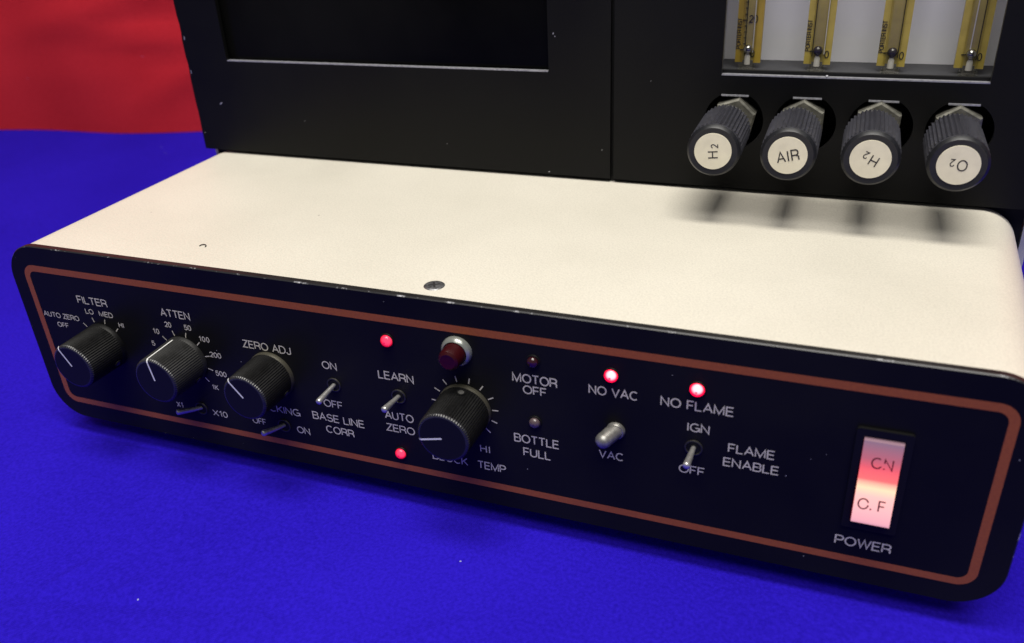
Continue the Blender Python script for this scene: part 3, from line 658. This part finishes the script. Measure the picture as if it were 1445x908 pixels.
# --- flow tubes
tubes = [(293.9, [("20", .9, 155.2), ("0", 1.6, 140.2)], 'steelball', 0), (323.9, [("0", 3.4, 140.6)], 'ball', 1), (354.2, [("0", 3.4, 140.8)], 'ball', 1), (384.6, [("0", 3.0, 141.0)], 'steelball', 2)]
for ti, (x, marks, ballm, kind) in enumerate(tubes):
    ty = 161.0
    mb = MB(); mb.rev([(0, 0.1)], n=3) if False else None
    mb.box(-5.6, -2.3, .9, 3.4, 2.6, 170, 1 if kind == 0 else 0); mb.box(2.4, 5.6, .9, 3.4, 2.4, 170, 1 if kind == 0 else 0); mb.box(-2.3, 2.4, .95, 3.3, 3.6, 170, 2)
    yk = mb.make('flow_tube', ['yellow', 'yellow2', 'bore'], root, (x, ty, 134), label=['flow tube numbered 20, first from the left', 'flow tube second from the left', 'flow tube third from the left', 'flow tube at the far right'][ti])
    mb = MB(); n = 32                        # hollow glass cylinder
    for (ra, z0, z1) in ((3.1, .6, 172),):
        mb.add([(ra*cos(2*PI*j/n), ra*sin(2*PI*j/n)-.2, z) for z in (z0, z1) for j in range(n)], [(j, (j+1) % n, n+(j+1) % n, n+j) for j in range(n)])
    mb.make('glass_tube', ['glass'], yk, smooth=True)
    mb = MB(); tube([(0, -.3, .1), (0, -.3, 1.6)], 3.9, 24, mb); mb.make('ferrule', ['glass'], yk, smooth=40)
    mb = MB(); tube([(0, -.3, 2.0), (0, -.3, 5.4), (0, -.3, 6.4)], [1.35, 1.25, .8], 16, mb); mb.make('inlet_plug', ['plug'], yk, smooth=50)
    mb = MB(); P = []
    for i in range(13):
        a = PI*i/12; P.append((2.1*cos(a), max(.02, 2.1*sin(a))))
    mb.rev([(h, r) for h, r in P[::-1]], n=24); mb.make('float_ball', [ballm], yk, (0, -.3, 8.6), smooth=True)
    # dark seam line and a pale strip painted in as the glass highlight
    sx_ = {0: -1.5, 1: -2.35, 2: 2.2}[kind] if ti != 2 else 2.3
    mb = MB(); mb.box(sx_-.16, sx_+.16, .5, .85, 6, 170); mb.make('seam_line', ['ink'], yk)
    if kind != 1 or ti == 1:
        ex = {0: 2.0, 1: 2.6, 3: -.7}[ti]; mb = MB(); mb.box(ex-.2, ex+.2, .4, .8, 7, 170); mb.make('painted_glint', ['plug'], yk)
    for (s_, dx, zz) in marks:
        mb = MB(); legend(s_, 0, None, 0, 2.9, None, mb=mb, cx=dx+.4, cz=zz-134+1.2-.9, wt=.15)
        mb.make('tube_number', ['ink'], yk, (0, .6-1.0 if False else .7, 0))
    mb = MB(); mb.box(-3.6, -1.9, .55, .8, 8.0, 8.35)
    for q in range(1, 14):
        mb.box(-2.4 if q % 5 else -3.4, -1.2, .55, .8, 8.1+q*2.55, 8.4+q*2.55)
    if ti == 0: mb.make('graduation_marks', ['ink'], yk, kind='stuff')
    else:
        mb = MB(); mb.box(-3.6, -1.9, .55, .8, 8.0, 8.35); mb.make('graduation_marks', ['ink'], yk)
    if ti < 3:
        mb = MB(); legend("PORTER INST", 0, None, 0, 1.7, None, mb=mb, cx=-4.55, cz=14.8 if ti else 15.2, rot=90, wt=.2)
        mb.make('tube_lettering', ['ink'], yk, (0, .8, 0))
# --- needle valves: hex nut, collar, knurled knob with round label
vals = [(290.6, 115.2, 96, 'H', '2', 'valve knob lettered H2 sideways, leftmost', 12), (319.7, 115.4, 14, 'AIR', '', 'valve knob lettered AIR', 0), (350.0, 115.9, 157, 'H', '2', 'valve knob lettered H2 upside down, third from the left', 2), (380.4, 115.7, 179, 'O', '2', 'valve knob lettered O2 upside down, rightmost', -2)]
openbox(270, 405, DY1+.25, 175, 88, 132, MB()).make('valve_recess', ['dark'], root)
for vi, (x, z, rot, big, sub, lab, hexa) in enumerate(vals):
    LK = 45.0; K0 = 11.0; mb = MB(); r = 10.9
    prof = [(K0, r-2.4), (K0+.1, r-.9), (K0+.8, r, True), (LK-3.6, r, True), (LK-3.4, r-.3), (LK-1.6, r-.2), (LK-.4, r-.9), (LK, r-1.3)]
    mb.rev(prof, teeth=40, depth=.95, mi=[0, 0, 0, 0, 0, 1, 1], cap1=False)
    kn = mb.make('valve_knob', ['anod', 'anodface'], root, (x, DY0, z), smooth=28, label=lab)
    mb = MB(); mb.rev([(LK, r-1.3), (LK-.15, r-1.8), (LK-.15, .4)], n=64, cap0=False); mb.make('knob_face', ['anodface'], kn, smooth=40)
    mb = MB(); mb.rev([(LK-.1, 7.5), (LK+.18, 7.45), (LK+.2, .3)], n=64, cap0=False); mb.make('round_label', ['label'], kn, smooth=30)
    mb = MB(); c_, s_ = cos(math.radians(rot)), sin(math.radians(rot))
    if big == 'AIR': legend('AIR', 0, None, 0, 4.1, None, mb=mb, cx=.1, cz=-.2, rot=rot, wt=.13, gap=.3)
    else:
        legend(big, 0, None, 0, 3.9, None, mb=mb, cx=-1.3*c_, cz=-1.3*s_, rot=rot, wt=.12)
        legend(sub, 0, None, 0, 2.6, None, mb=mb, cx=2.2*c_+.8*s_, cz=2.2*s_-.8*c_, rot=rot, wt=.14)
    mb.make('label_lettering', ['ink'], kn, (0, -LK-.22, 0))
    mb = MB(); mb.rev([(K0-4, 8.0), (K0-3.2, 9.3), (K0-.6, 9.4), (K0+.3, 9.0)], n=40); mb.make('collar', ['steel'], kn, smooth=40)
    mb = MB(); mb.rev([(-6, 9.8), (2.4, 9.9), (3.1, 9.0)], n=6)
    nut = mb.make('hex_nut', ['nut'], kn, (2.0, 0, 1.4)); nut.rotation_euler[1] = math.radians(hexa)
    mb = MB(); tube([(0, 20, 0), (0, -9, 0)], 7, 24, mb); mb.make('valve_stem', ['dullsteel'], kn, smooth=40)
    mb = MB(); mb.box(VX[vi]-5.9, VX[vi]+5.9, DY0-.6, DY0+.9, 126.6, 127.3); mb.make('hole_tab', ['alu'], rd)

# --- cabinet body behind the doors, brackets and feet
mb = MB()
mb.box(0, 404, 201, 330, -4, DT-2); mb.box(216, 268, DY1+.3, 143, 80, DT-2, 1)                # rear body, and a dark strip added to blacken the door gap
mb.box(0, 12, DY1+.4, 201, 90, DT-2); mb.box(216, 268, 144, 201, 90, DT-2); mb.box(407, 417, DY1+.4, 201, 90, DT-2)
mb.box(0, 417, DY1+.4, 201, DT-12, DT-2); mb.box(-1, 416, 150, 201, -4, 70)
mb.make('cabinet_body', ['grey', 'dark'], root)
mb = MB(); mb.box(-1.6, 415.6, 146.2, 149, 30, 86); mb.make('dark_filler', ['dark'], root)  # dark sheet added to blacken the gap under the doors
mb = MB(); mb.box(-3.4, -1.8, 145.4, 158, 40, 84.1); mb.make('side_bracket', ['grey'], root)
mb = MB(); mb.box(416.2, 419.2, 145.4, 158, 40, 84.1); mb.box(410, 416.2, 145.4, 146.1, 82.6, 84.1); mb.make('side_bracket', ['grey'], root)
for x, y in ((30, 28), (370, 28), (30, 300), (370, 300)):
    mb = MB(); tube([(0, 0, 0), (0, 0, CZ-7.6)], [8, 9], 24, mb); mb.make('rubber_foot', ['dark'], root, (x, y, -CZ), smooth=40)
del root['isroot']
